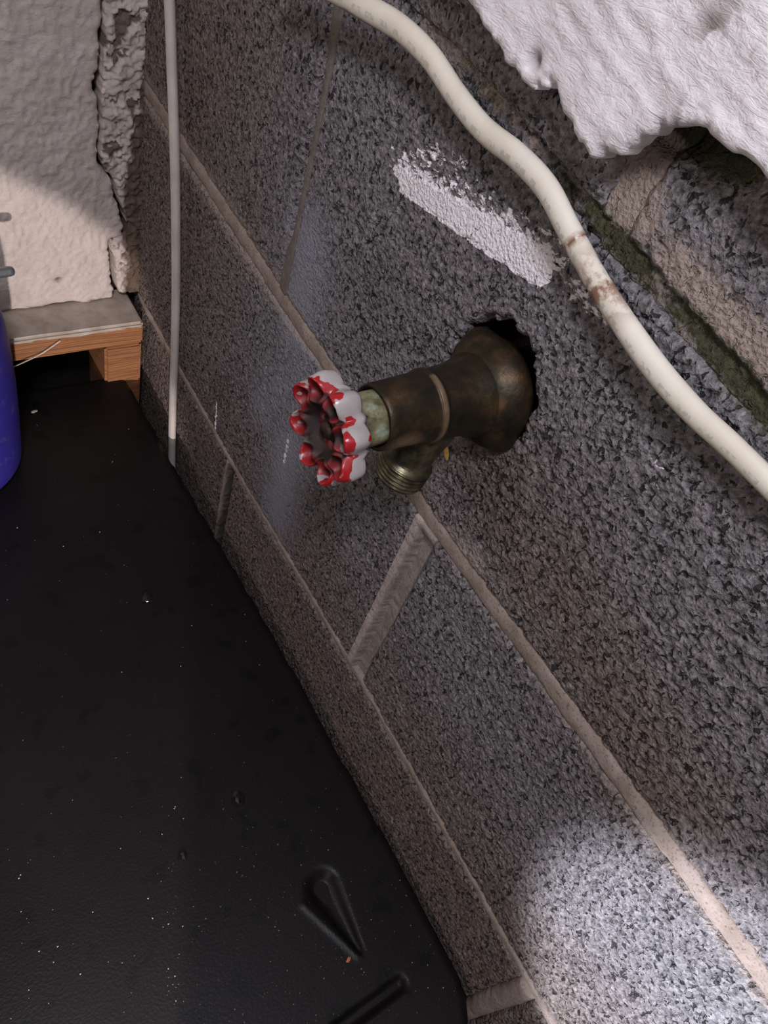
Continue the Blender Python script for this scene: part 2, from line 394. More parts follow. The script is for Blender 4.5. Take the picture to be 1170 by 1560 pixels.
# perpends
def perp(k0, k1, yc, hw, mat, prof, res=0.0012, dirt_shade=0.0):
    zt = jz(k0, yc)-HW[k0]+0.001; zb = jz(k1, yc)+HW[k1]-0.001; hw = hw+0.001
    def mask(U, V): return (np.abs(U-yc) < hw) & (V > zb) & (V < zt)
    def hf(U, V):
        s = (U-yc)/hw + 0.22*(fbm(U*20+3, V*160, 41, 3)-.5)
        return prof(s, (V-zb)/(zt-zb)) + 0.0012*(fbm(U*200, V*200, 43, 3)-.5), (dict(stains_and_shade(U, V), tan=0.75+0*U, pit=0*U) if mat is MB else {'algae_shade': dirt_shade*sst(0.48, 0.30, s)})  # recessed side darkened: groove shade painted into the mortar
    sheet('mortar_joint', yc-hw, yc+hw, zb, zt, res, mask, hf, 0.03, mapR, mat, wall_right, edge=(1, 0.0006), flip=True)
for c, L in PER.items():
    for (yc, hw) in L:
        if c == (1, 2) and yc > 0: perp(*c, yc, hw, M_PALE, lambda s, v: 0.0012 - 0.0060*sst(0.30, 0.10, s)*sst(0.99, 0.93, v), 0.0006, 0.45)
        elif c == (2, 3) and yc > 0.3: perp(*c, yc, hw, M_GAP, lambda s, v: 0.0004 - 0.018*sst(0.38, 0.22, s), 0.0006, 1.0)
        elif c == (2, 3) and -0.1 < yc < 0: perp(*c, yc, hw, M_TAN, lambda s, v: 0.0060*np.sqrt(np.clip(1-s**2, 0, 1))-0.0030, 0.0012)
        elif c == (0, 1) and yc > 0.3: perp(*c, yc, hw, M_DTAN, lambda s, v: -0.0008 - 0.004*sst(-0.2, 0.8, s)*sst(0.1, 0.3, v)*sst(0.95, 0.6, v), 0.0013)
        elif c == (-1, 0) and yc > 0: perp(*c, yc, hw, MB, lambda s, v: -0.0030 - 0.006*(v > 0.16)*(v < 0.5) + 0*s, 0.0012)
        else: perp(*c, yc, hw, M_TAN, lambda s, v: -0.002+0*s, 0.0025)
# pipe sleeve wall inside the tap's hole
def tube_ring(name, prof, seg, axis_pt, mat, parent, direction=(-1, 0, 0), attrs=None, scal=None, rmod=None):
    """lathe: prof = [(t along direction, radius)...]"""
    D = Vector(direction).normalized(); up = Vector((0, 0, 1)) if abs(D.z) < 0.9 else Vector((0, 1, 0))
    A = D.cross(up).normalized(); B = D.cross(A).normalized()
    co = []; n = len(prof)
    for t, r in prof:
        for i in range(seg):
            a = 2*math.pi*i/seg; rr = rmod(t, r, a) if rmod else r
            p = D*t + (A*math.cos(a)+B*math.sin(a))*rr; co.append(p[:])
    Q = [[k*seg+i, k*seg+(i+1) % seg, (k+1)*seg+(i+1) % seg, (k+1)*seg+i] for k in range(n-1) for i in range(seg)]
    me = bpy.data.meshes.new(name); me.from_pydata(co, [], Q)
    for p in me.polygons: p.use_smooth = True
    o = bpy.data.objects.new(name, me)
    loc = Vector(axis_pt)
    if parent: loc = loc - Vector(parent.location)
    o.location = loc
    me.update()
    import bmesh
    bm = bmesh.new(); bm.from_mesh(me); bmesh.ops.recalc_face_normals(bm, faces=bm.faces); bm.to_mesh(me); bm.free()
    return link(o, parent, mat)

# ------------------------------------------------------------------ white plaster coat over the upper courses
pe = [(655, -60), (700, 0), (722, 18), (735, 40), (757, 66), (763, 90), (785, 112), (803, 131), (820, 136), (833, 124), (841, 121), (845, 150), (852, 170), (868, 195), (884, 222), (904, 246), (915, 238), (950, 230), (965, 214), (985, 203), (1003, 199), (1030, 194), (1050, 193), (1075, 205), (1095, 212), (1115, 234), (1140, 248), (1170, 280), (1230, 345), (1330, 430)]
PX = -0.016
poly = [W2(x, y, PX) for x, y in pe]
poly = poly + [(-0.30, poly[-1][1]), (-0.30, 0.35), (0.62, 0.35), (0.62, poly[0][1]+0.03), (poly[0][0]+0.05, poly[0][1]+0.01)]
def inpoly(P):
    P = np.array(P)
    def f(U, V):
        n = 0.0050*(fbm(U*200, V*200, 51, 3)-.5)
        u = U+n; v = V+n; r = np.zeros(U.shape, bool)
        for i in range(len(P)):
            x1, y1 = P[i]; x2, y2 = P[i-1]
            if y1 == y2: continue
            c = (y1 > v) != (y2 > v)
            r ^= c & (u < (x2-x1)*(v-y1)/(y2-y1)+x1)
        return r
    return f
def plaster_h(U, V):
    a = fbm(U*45+V*30, (V*1.0-U*0.25)*240, 55, 3)-.5
    b = fbm(U*28, V*28, 57, 3)-.5; c = fbm(U*200, V*200, 58, 3)-.5
    h = 0.016 + 0.0016*a + 0.0035*b + 0.0008*c
    br = np.zeros(U.shape)
    for (px, py, rr, dp) in ((808, 92, .0030, .004), (1085, 35, .006, .0006), (1010, 245, .010, 0), (925, 243, .006, 0.002), (1045, 190, .007, 0)):
        y, z = W2(px, py, PX); g = np.exp(-(np.hypot(U-y, V-z)/rr)**2)
        h = h - dp*g; br = np.maximum(br, g*0.75*(fbm(U*150, V*150, 59, 3) > 0.45))
    return h, {'brown': br}
coat = sheet('plaster_coat', -0.30, 0.42, min(p[1] for p in poly)-0.005, 0.35, 0.0012, inpoly(poly), plaster_h, -0.006, mapR, M_WHITE, wall_right, edge=(2, 0.0018), flip=True)
coat['label'] = 'thick white plaster coat with broken lower edge'
# loose plaster lump hanging by the notch
# ------------------------------------------------------------------ far wall
wall_left = struct(link(box_mesh('wall_left', -1.2, 0.12, FY+0.02, FY+0.12, 0, 1.9, 0), None, M_BACK))
crk = [(168, -60, 3), (161, 0, 4), (158, 30, 3), (156, 60, 5), (155, 100, 4), (152, 130, 9), (154, 165, 4), (154, 200, 3), (151, 245, 4), (160, 262, 3), (173, 275, 4), (178, 300, 4), (186, 322, 5), (193, 345, 7), (190, 360, 6), (168, 366, 3), (168, 385, 4), (174, 400, 6), (173, 420, 6), (178, 445, 7)]
cp = [onY(a, b, FY) for a, b, c in crk]
cz = np.array([p[2]-CAMH for p in cp])[::-1]; cx_ = np.array([p[0] for p in cp])[::-1]; cwid = np.array([c for *_, c in crk])[::-1]/1700.0
# the crack doubles back at one place, keep z increasing
cz = np.maximum.accumulate(cz + np.arange(len(cz))*1e-6)
def crack(V): return np.interp(V, cz, cx_), np.interp(V, cz, cwid)
b1 = onY(-60, 492, FY)[2]-CAMH; b2 = onY(185, 448, FY)[2]-CAMH
def fbot(U): return -0.5245 + 0.004*(vn(U*60, U*0, 61)-.5)
def leftmask(U, V):
    c, wd = crack(V); return (U < c - wd*(0.5+0.9*vn(U*0+3, V*350, 63))) & (V > fbot(U))
def rightmask(U, V):
    c, wd = crack(V); return (U > c + wd*(0.3+0.7*vn(U*0+8, V*350, 65))) & (V > fbot(U)+0.002)
def far_h(U, V):
    h = 0.0020*(fbm(U*60, V*60, 67, 3)-.5) + 0.0020*(fbm(U*300, V*230, 69, 2)-.5)
    br = 0*U
    y = onY(90, 427, FY); g = np.exp(-(np.hypot((U-y[0])*0.7, V-y[2]+CAMH)/.0022)**2); h = h-0.004*g; br = np.maximum(br, g)
    br = np.maximum(br, 0.6*sst(fbot(0*U)+0.004, fbot(0*U), V)*(fbm(U*90, V*90, 71, 3) > .5))
    return h, {'brown': br}
def strip_h(U, V):
    h = 0.006*(fbm(U*95, V*95, 73, 3)-.5) + 0.007*(fbm(U*300, V*300, 75, 3)-.5)
    xr = np.interp(V, [-0.53, -0.42, -0.36, -0.30], [-0.012, -0.016, -0.010, 0.002])
    br = sst(xr-0.003, xr+0.003, U + 0.012*(fbm(U*120, V*120, 77, 3)-.5))
    br = np.maximum(br, 0.9*(fbm(U*110, V*110, 79, 4) > 0.64))
    return h - 0.002*br, {'brown': br}
pc = sheet('plaster_coat', -0.20, 0.01, -0.532, -0.20, 0.0013, leftmask, far_h, 0.02, mapF, M_BEIGE, wall_left, edge=(3, 0.0015))
pc['label'] = 'beige plaster left of the crack'
sheet('plaster_coat', -1.1, -0.2, -0.532, 0.6, 0.008, lambda U, V: V > -0.53, far_h, 0.02, mapF, M_BEIGE, wall_left, edge=(1, 0.0))
sheet('plaster_coat', -0.2, 0.02, -0.20, 0.6, 0.008, lambda U, V: V > -0.9, far_h, 0.02, mapF, M_BEIGE, wall_left, edge=(1, 0.0))
sc = sheet('corner_mortar', -0.06, 0.012, -0.532, -0.20, 0.0012, rightmask, strip_h, 0.02, mapF, M_ROUGH, wall_left, edge=(3, 0.002))
sc['label'] = 'crumbling rough mortar strip in the corner'

# ------------------------------------------------------------------ floor
def m_simple(name, c1, c2, sc=30, rough=0.8, metal=0, bmp=0.3, spec=None):
    k = NT(name); c = k.mix(k.ramp(k.noise(sc, 5), [(0.35, 0), (0.65, 1)]), c1, c2)
    k.bump(k.noise(sc*8, 4), bmp, 0.0006); return k.fin(c, rough, metal, spec)
struct(link(box_mesh('floor', -1.6, 0.12, -1.2, 0.75, -0.05, 0.0, 0), None, m_simple('floor_concrete', (0.10, 0.09, 0.08), (0.16, 0.15, 0.14))))

# ------------------------------------------------------------------ timber beam at the foot of the far wall
def m_wood():
    k = NT('pine_timber')
    wv = k.n('ShaderNodeTexWave', wave_type='BANDS', bands_direction='Z')
    wv.inputs['Scale'].default_value = 62; wv.inputs['Distortion'].default_value = 6.5; wv.inputs['Detail'].default_value = 2; wv.inputs['Detail Scale'].default_value = 0.6
    k.set(wv.inputs['Vector'], k.scale((0.25, 0.6, 1)))
    c = k.ramp(wv.outputs['Fac'], [(0.0, (0.24, 0.095, 0.036)), (0.35, (0.34, 0.15, 0.062)), (0.8, (0.38, 0.18, 0.078)), (1.0, (0.27, 0.11, 0.045))])
    c = k.mix(k.ramp(k.noise(1, 4, 0.6, k.scale((20, 60, 300))), [(0.4, 0), (0.7, 0.6)]), c, (0.14, 0.06, 0.025))
    a = k.math('ADD', k.attr('paintw'), k.math('MULTIPLY', k.math('SUBTRACT', k.noise(1, 4, 0.6, k.scale((60, 120, 300))), 0.5), 0.9))
    pw = k.mix(k.ramp(k.noise(60, 5), [(0.35, 0), (0.7, 1)]), (0.50, 0.44, 0.38), (0.34, 0.27, 0.21))
    c = k.mix(k.ramp(a, [(0.45, 0), (0.55, 1)]), c, pw)
    k.bump(wv.outputs['Fac'], 0.15, 0.0008)
    return k.fin(c, 0.7, 0, 0.3)
MW = m_wood()
zt = -0.5265
fp = onZ(195, 492, CAMH+zt); YT = onZ(110, 506, CAMH+zt)[1]
beam = bpy.data.objects.new('timber_beam', None); COL.objects.link(beam); beam.location = (-0.2, YT, 0.30)
tag(beam, 'orange pine timber ledge with whitewashed top at foot of the plastered wall', 'beam')
def sub(o, parent):                                    # place a mesh given in world space under a parent
    o.location = Vector(o.location) - Vector(parent.location); o.parent = parent; COL.objects.link(o); return o
def beam_part(name, x0, x1, y0, y1, z0, z1, whitewash, slope=0.0):
    import bmesh
    bm = bmesh.new(); bmesh.ops.create_cube(bm, size=1)
    for v_ in bm.verts: v_.co = (v_.co.x*(x1-x0), v_.co.y*(y1-y0), v_.co.z*(z1-z0))
    bmesh.ops.bevel(bm, geom=bm.edges[:], offset=0.0025, segments=3, affect='EDGES')
    bmesh.ops.subdivide_edges(bm, edges=[e for e in bm.edges if e.calc_length() > 0.02], cuts=24, use_grid_fill=True)
    for v_ in bm.verts:
        v_.co.y += 0.0010*(float(vn(np.array(v_.co.x*80+9), np.array(v_.co.z*200), 81))-.5)
        if slope and v_.co.x > 0: pass
    me = bpy.data.meshes.new(name); bm.to_mesh(me); bm.free()
    a = me.attributes.new('paintw', 'FLOAT', 'POINT')
    top = (z1-z0)/2
    for i, v_ in enumerate(me.vertices):
        a.data[i].value = max(0.0, min(1.0, 1.0-(top-v_.co.z-0.0015)/0.008)) if whitewash else 0.0
    o = bpy.data.objects.new(name, me); o.location = ((x0+x1)/2, (y0+y1)/2, (z0+z1)/2); me.materials.append(MW)
    return sub(o, beam)
zb1 = onY(120, 538, YT)[2]; zb0 = onY(190, 600, YT)[2]
beam_part('plank', -0.60, -0.0085, YT, FY+0.018, zb1, CAMH+zt, True)
beam_part('plank', -0.047, -0.0095, YT+0.0005, FY+0.018, 0.28, zb1-0.0003, False)

# ------------------------------------------------------------------ black tote with lid
ZL = CAMH-0.60
def m_black():
    k = NT('black_plastic')
    spots = k.ramp(k.noise(45, 2, 0.4), [(0.62, 0), (0.68, 1)])
    c = k.mix(k.noise(12, 4), (0.006, 0.005, 0.0052), (0.010, 0.0083, 0.0086))
    c = k.mix(k.math('MULTIPLY', spots, 0.7), c, (0.003, 0.003, 0.003))
    c = k.mix(k.ramp(k.noise(500, 2, 0.6), [(0.70, 0), (0.78, 0.5)]), c, (0.05, 0.045, 0.045))
    k.bump(k.noise(550, 2, 0.5), 0.25, 0.0006)
    return k.fin(c, k.ramp(k.noise(9, 3), [(0.3, 0.36), (0.7, 0.50)]), 0, 0.22)
MK = m_black()
tote = bpy.data.objects.new('storage_tote', None); COL.objects.link(tote); tote.location = (-0.25, 0.27, 0)
tag(tote, 'black plastic storage tote whose wide flat lid fills the lower left, tight against the blocks', 'storage tote')
ex = np.array([-0.075, -0.065, -0.05, -0.031, 0.02, 0.068, 0.082, 0.246, 0.475, 0.575, 0.605])
exx = np.array([-0.05, -0.018, -0.0095, -0.0065, -0.0066, -0.0068, -0.0088, -0.0115, -0.0225, -0.0250, -0.0265])
def lid_mask(U, V):
    return (U < np.interp(V, ex, exx)) & (U > -0.47) & (V > -0.075) & (V < 0.606) & ((U > -0.44) | (V > -0.045))
def Z2(px, py): p = onZ(px, py, ZL); return (p[0], p[1])
def lid_h(U, V):
    h = np.zeros(U.shape) + ZL + 0.0008*(fbm(U*8, V*8, 91, 2)-.5)
    # sunken grip: curved groove with a steep far wall, and a straight groove nearer the corner
    d, t = segdist(U, V, Z2(492, 1352), Z2(548, 1446)); wdt = 0.0085*(1-t)+0.0022
    h = h - 0.0065*np.exp(-(d/wdt)**4)*(1-0.35*t)
    d, t = segdist(U, V, Z2(462, 1378), Z2(546, 1456)); h = h + 0.0010*np.exp(-(d/0.0022)**2)
    d, t = segdist(U, V, Z2(608, 1500), Z2(440, 1625)); h = h - 0.006*np.exp(-(d/0.0048)**4)
    d, t = segdist(U, V, Z2(618, 1513), Z2(455, 1640)); h = h + 0.0010*np.exp(-(d/0.0022)**2)
    # raised outer rim along the wall side
    dd = np.interp(V, ex, exx)-U
    h = h - 0.0016*sst(0.030, 0.034, dd)*0
    return h, {}
lid = sheet('lid', -0.475, -0.004, -0.078, 0.608, 0.0016, lid_mask, lid_h, -(ZL-0.028), mapT, MK, None, edge=(4, 0.0022))
lid.location = Vector(lid.location)-Vector(tote.location); lid.parent = tote
bo = box_mesh('body', -0.45, -0.035, -0.045, 0.58, 0.0, ZL-0.006, 0.012, 3); bo.data.materials.append(MK)
for v_ in bo.data.vertices:
    k = 1-0.10*(0.5-v_.co.z/(ZL)) ; v_.co.x *= k; v_.co.y *= k
sub(bo, tote)

# ------------------------------------------------------------------ blue bucket with metal rod handle
def m_blue():
    k = NT('blue_plastic')
    c = k.mix(k.noise(25, 4), (0.024, 0.018, 0.19), (0.036, 0.028, 0.26))
    c = k.mix(k.ramp(k.noise(70, 6, 0.7), [(0.56, 0), (0.75, 0.55)]), c, (0.16, 0.11, 0.20))
    k.bump(k.noise(300, 3), 0.2, 0.0006)
    return k.fin(c, 0.42, 0, 0.4)
bk = bpy.data.objects.new('plastic_bucket', None); COL.objects.link(bk); BC = (-0.2155, 0.541); bk.location = (BC[0], BC[1], ZL+0.001)
tag(bk, 'blue plastic bucket with scuffed side standing on the black lid at the left edge', 'bucket')
bz = ZL+0.0015
prof = [(0.0, 0.0), (0.0, 0.060), (0.0015, 0.0655), (0.006, 0.0680), (0.02, 0.0688), (0.05, 0.0700), (0.09, 0.0710), (0.13, 0.0700), (0.150, 0.0685), (0.158, 0.0675), (0.162, 0.0660), (0.163, 0.0645), (0.160, 0.0635), (0.10, 0.064), (0.01, 0.060), (0.008, 0.0)]
tube_ring('shell', prof, 72, (BC[0], BC[1], bz), m_blue(), bk, (0, 0, 1))
M_STEEL = m_simple('galvanised_steel', (0.30, 0.33, 0.34), (0.42, 0.45, 0.46), 60, 0.38, 0.85, 0.15)
rt = onZ(17, 407, bz+0.170)
rp = [(0, 0), (0.0, 0.0022), (0.0012, 0.0036), (0.004, 0.0042), (0.16, 0.0042), (0.161, 0.0)]
hd = tube_ring('handle', rp, 24, (rt[0]+0.002, rt[1], bz+0.1665), M_STEEL, bk, (-1, -0.10, 0))
hd['label'] = 'grey metal handle rod with rounded end lying across the rim'

# ------------------------------------------------------------------ cables
def cr(P, n=14):
    P = [Vector(p) for p in P]; P = [2*P[0]-P[1]] + P + [2*P[-1]-P[-2]]; out = []
    for i in range(1, len(P)-2):
        for j in range(n):
            t = j/n; a, b, c, d = P[i-1:i+3]
            out.append(0.5*((2*b)+(c-a)*t+(2*a-5*b+4*c-d)*t*t+(3*b-a-3*c+d)*t**3))
    out.append(P[-2]); return out
def cable(name, P, r, flat, mat, seg=20, wob=0.0, rfun=None):
    C = cr(P); n = len(C); co = []; S_ = []; A_ = []; L = 0
    N = Vector((-1, 0, 0))
    for i, p in enumerate(C):
        T = (C[min(i+1, n-1)]-C[max(i-1, 0)]).normalized(); B = T.cross(N).normalized(); Nn = B.cross(T).normalized()
        if i: L += (p-C[i-1]).length
        rr = r*(rfun(i/(n-1)) if rfun else 1)
        for k in range(seg):
            a = 2*math.pi*k/seg
            q = p + B*math.cos(a)*rr + Nn*math.sin(a)*rr*flat
            co.append(q[:]); S_.append(L); A_.append(math.cos(a))
    Q = [[k*seg+i, k*seg+(i+1) % seg, (k+1)*seg+(i+1) % seg, (k+1)*seg+i] for k in range(n-1) for i in range(seg)]
    co = np.array(co); cen = co.mean(0)
    me = bpy.data.meshes.new(name); me.from_pydata((co-cen).tolist(), [], Q + [list(range(seg))[::-1], list(range((n-1)*seg, n*seg))])
    for p in me.polygons: p.use_smooth = True
    for nm, v in (('len', S_), ('side', A_)):
        a = me.attributes.new(nm, 'FLOAT', 'POINT'); a.data.foreach_set('value', np.array(v, dtype=np.float32))
    o = bpy.data.objects.new(name, me); o.location = cen; return link(o, None, mat)
def m_cable(name, c1, c2, stains_at=(), rust=0.0, marks=False):
    k = NT(name)
    c = k.mix(k.ramp(k.noise(22, 4), [(0.35, 0), (0.65, 1)]), c1, c2)
    L = k.attr('len'); sd = k.attr('side')
    if marks:
        fr = k.math('FRACT', k.math('MULTIPLY', L, 95.0))
        on = k.math('MULTIPLY', k.math('LESS_THAN', fr, 0.62), k.math('LESS_THAN', k.math('ABSOLUTE', k.math('ADD', sd, -0.15)), 0.22))
        on = k.math('MULTIPLY', on, k.ramp(k.noise(420, 2), [(0.42, 0), (0.55, 0.45)]))
        c = k.mix(on, c, (0.33, 0.33, 0.29))
    if rust:
        e = k.ramp(k.math('ADD', k.math('MULTIPLY', sd, -1.0 if rust < 0 else 1.0), k.math('MULTIPLY', k.math('SUBTRACT', k.noise(60, 3), 0.5), 0.7)), [(0.72, 0), (0.98, 0.85)])
        c = k.mix(e, c, (0.22, 0.10, 0.05))
    for (s0, wd, st) in stains_at:
        g = k.math('SUBTRACT', 1.0, k.math('DIVIDE', k.math('ABSOLUTE', k.math('SUBTRACT', L, s0)), wd), True)
        g = k.math('MULTIPLY', g, k.ramp(k.noise(130, 4, 0.65), [(0.41, 0), (0.53, st)]))
        c = k.mix(g, c, (0.20, 0.075, 0.035))
    k.bump(k.noise(200, 3), 0.12, 0.0005)
    return k.fin(c, 0.5, 0, 0.4)
path = [(440, -45), (515, -12), (562, 14), (610, 43), (655, 86), (695, 145), (738, 198), (788, 238), (832, 285), (864, 345), (900, 412), (942, 480), (1000, 562), (1058, 628), (1108, 674), (1150, 715), (1200, 765), (1260, 820)]
dep = [-0.020, -0.018, -0.016, -0.014, -0.012, -0.0105, -0.0100, -0.0105, -0.011, -0.011, -0.0105, -0.010, -0.010, -0.010, -0.010, -0.010, -0.010, -0.010]
cab = cable('electric_cable', [onX(x, y, d) for (x, y), d in zip(path, dep)] + [(-0.010, -0.12, 0.835), (-0.010, -0.26, 0.822), (-0.010, -0.42, 0.818)], 0.0050, 0.80,
   m_cable('cream_cable', (0.70, 0.65, 0.53), (0.82, 0.78, 0.68), ((0.231, 0.003, 1.0), (0.252, 0.020, 0.9)), 1.0, True), rfun=lambda t: 1.02 - 0.22*max(0, t-0.35)/0.65 + 0.10*math.exp(-((t-0.10)/0.08)**2) + 0.08*math.exp(-((t-0.60)/0.06)**2))
tag(cab, 'thick cream cable with brown cracks sagging diagonally across the upper blocks', 'cable')
p2 = [(252, -60, -.012), (258, 0, -.012), (262, 110, -.012), (266, 230, -.012), (268, 350, -.011), (268, 450, -.010), (266, 540, -.009), (263, 620, -.008), (262, 690, -.0075), (262, 760, -.0075), (260, 830, -.008)]
cab2 = cable('electric_cable', [onX(*p) for p in p2], 0.0046, 0.8, m_cable('off_white_cable', (0.46, 0.42, 0.38), (0.60, 0.55, 0.51)))
tag(cab2, 'thin off-white cable hanging straight down near the corner behind the black lid', 'cable')

# ------------------------------------------------------------------ the tap
def m_brass():
    k = NT('tarnished_brass')
    a = k.noise(90, 5, 0.65)
    c = k.ramp(a, [(0.35, (0.016, 0.013, 0.008)), (0.52, (0.034, 0.025, 0.012)), (0.66, (0.075, 0.042, 0.018)), (0.80, (0.16, 0.11, 0.055))])
    c = k.mix(k.ramp(k.attr('wear'), [(0.2, 0), (0.9, 1)]), c, k.mix(k.noise(200, 4), (0.16, 0.09, 0.04), (0.34, 0.25, 0.16)))
    k.bump(k.noise(280, 5), 0.35, 0.0008)
    return k.fin(c, 0.46, 0.55, 0.5)
MBR = m_brass()
k = NT('green_packing_nut')
M_NUT = None
c_ = k.ramp(k.noise(190, 5, 0.6), [(0.35, (0.10, 0.10, 0.045)), (0.52, (0.22, 0.21, 0.11)), (0.68, (0.30, 0.38, 0.30)), (0.8, (0.46, 0.47, 0.38))]); k.bump(k.noise(400, 4), 0.4, 0.0008)
M_NUT = k.fin(c_, 0.55, 0.25, 0.5)
k = NT('olive_brass'); c_ = k.ramp(k.noise(160, 4), [(0.35, (0.05, 0.05, 0.03)), (0.6, (0.16, 0.14, 0.08)), (0.8, (0.30, 0.27, 0.17))]); k.bump(k.noise(300, 3), 0.2, 0.0005)
M_OLIVE = k.fin(c_, 0.36, 0.75, 0.5)
TAPZ = CAMH+FZC
tap = bpy.data.objects.new('water_tap', None); COL.objects.link(tap); tap.location = (0, FYC, TAPZ)
tag(tap, 'tarnished brass garden tap with worn red handwheel sticking out of the block wall', 'water tap')
ax = (0.0, FYC, TAPZ)
def smoothprof(P, n=6):
    Q = cr([(a, b, 0) for a, b in P], n); return [(p.x, max(p.y, 0)) for p in Q]
# body: flared neck, barrel with a raised ring, open front rim
bp = smoothprof([(0.0, 0.0215), (0.008, 0.0212), (0.014, 0.0200), (0.022, 0.0178), (0.030, 0.0168), (0.037, 0.0165), (0.0385, 0.0172), (0.041, 0.0172), (0.0425, 0.0163), (0.052, 0.0158), (0.060, 0.0154), (0.0655, 0.0153)], 5)
bp += [(0.0675, 0.0150), (0.0682, 0.0142), (0.0675, 0.0132), (0.0640, 0.0128), (0.0635, 0.0)]
body = tube_ring('body', bp, 64, ax, MBR, tap)
wa = body.data.attributes.new('wear', 'FLOAT', 'POINT')
for i, v_ in enumerate(body.data.vertices):
    x, y, z = v_.co
    g = math.exp(-((x+0.058)/0.009)**2 - ((z+0.0055)/0.0075)**2 - ((y+0.0145)/0.008)**2)
    g = max(g, 0.75*math.exp(-((x+0.040)/0.0016)**2)*(1 if y < 0.002 else 0.3))
    wa.data[i].value = g*1.2
# flange with a lug at top and bottom
def lug(t, r, a):
    if r < 0.020: return r
    return r*(1 + 0.17*math.cos(a)**6 if False else 1 + 0.17*max(0.0, math.cos(2*a+1.3))**5)
fl = [(-0.004, 0.0), (-0.004, 0.0250), (-0.0005, 0.0262), (0.0030, 0.0258), (0.0050, 0.0250), (0.0075, 0.0238), (0.0090, 0.0228), (0.0125, 0.0210), (0.0135, 0.0190)]
tube_ring('flange', fl, 96, (0.0, FYC, TAPZ), MBR, tap, rmod=lug)
tube_ring('pipe', [(-0.05, 0.011), (0.0, 0.011)], 32, ax, MBR, tap)
# outlet: downwards spout with hose thread
o0 = Vector((-0.0285, FYC, TAPZ-0.006)); o1 = Vector((-0.0375, FYC, TAPZ-0.0525)); od = (o1-o0)
Lo = od.length
op = [(0.0, 0.0125), (0.012, 0.0125), (0.022, 0.0112), (0.030, 0.0108), (0.0320, 0.0112), (0.0325, 0.0128), (0.0335, 0.0133)]
tube_ring('spout', op, 56, o0, M_OLIVE, tap, od)
th = [(0.0335, 0.0122)]
t = 0.0335
for i in range(4):
    th += [(t+0.0004, 0.0133), (t+0.0012, 0.0134), (t+0.0018, 0.0124), (t+0.0022, 0.0122)]; t += 0.0024
th += [(t+0.0004, 0.0131), (t+0.0018, 0.0128), (t+0.0022, 0.0116), (t+0.0018, 0.0105), (0.030, 0.0100), (0.030, 0.0)]
tube_ring('thread', th, 56, o0, M_OLIVE, tap, od)['label'] = 'bright worn hose thread'
# packing nut and stem
def hexm(t, r, a):
    return r*(1+0.035*math.cos(6*a)) if 0.064 < t < 0.0775 else r
tube_ring('packing_nut', [(0.060, 0.0), (0.060, 0.0112), (0.0645, 0.0116), (0.066, 0.0122), (0.0740, 0.0122), (0.0765, 0.0110), (0.0778, 0.0075), (0.0778, 0.0)], 66, ax, M_NUT, tap, rmod=hexm)['label'] = 'green verdigris packing nut'
tube_ring('stem', [(0.076, 0.0), (0.076, 0.0042), (0.088, 0.0042), (0.0885, 0.0)], 24, ax, MBR, tap)
# handwheel: scalloped cup, eight looped lobes, dished centre
k = NT('worn_red_paint')
nrm = k.noise(150, 4, 0.6); x_, y_, z_ = k.sep()
red = k.mix(k.noise(60, 3), (0.27, 0.009, 0.012), (0.42, 0.016, 0.020))
bare = k.mix(k.noise(120, 3), (0.30, 0.27, 0.26), (0.46, 0.43, 0.42))
c_ = k.mix(k.ramp(k.math('ADD', k.attr('bare'), k.math('MULTIPLY', k.math('SUBTRACT', k.noise(125, 2, 0.5), 0.5), 2.3)), [(0.47, 0), (0.53, 1)]), red, bare)
c_ = k.mix(k.math('MULTIPLY', k.attr('hollow_dark'), 0.985, True), c_, (0.010, 0.003, 0.003))  # near-black in the lobe holes, the dish and the gaps
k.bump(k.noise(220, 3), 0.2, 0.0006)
M_RED = k.fin(c_, k.math('ADD', 0.28, k.math('MULTIPLY', k.attr('hollow_dark'), 0.4)), 0.0, 0.55)
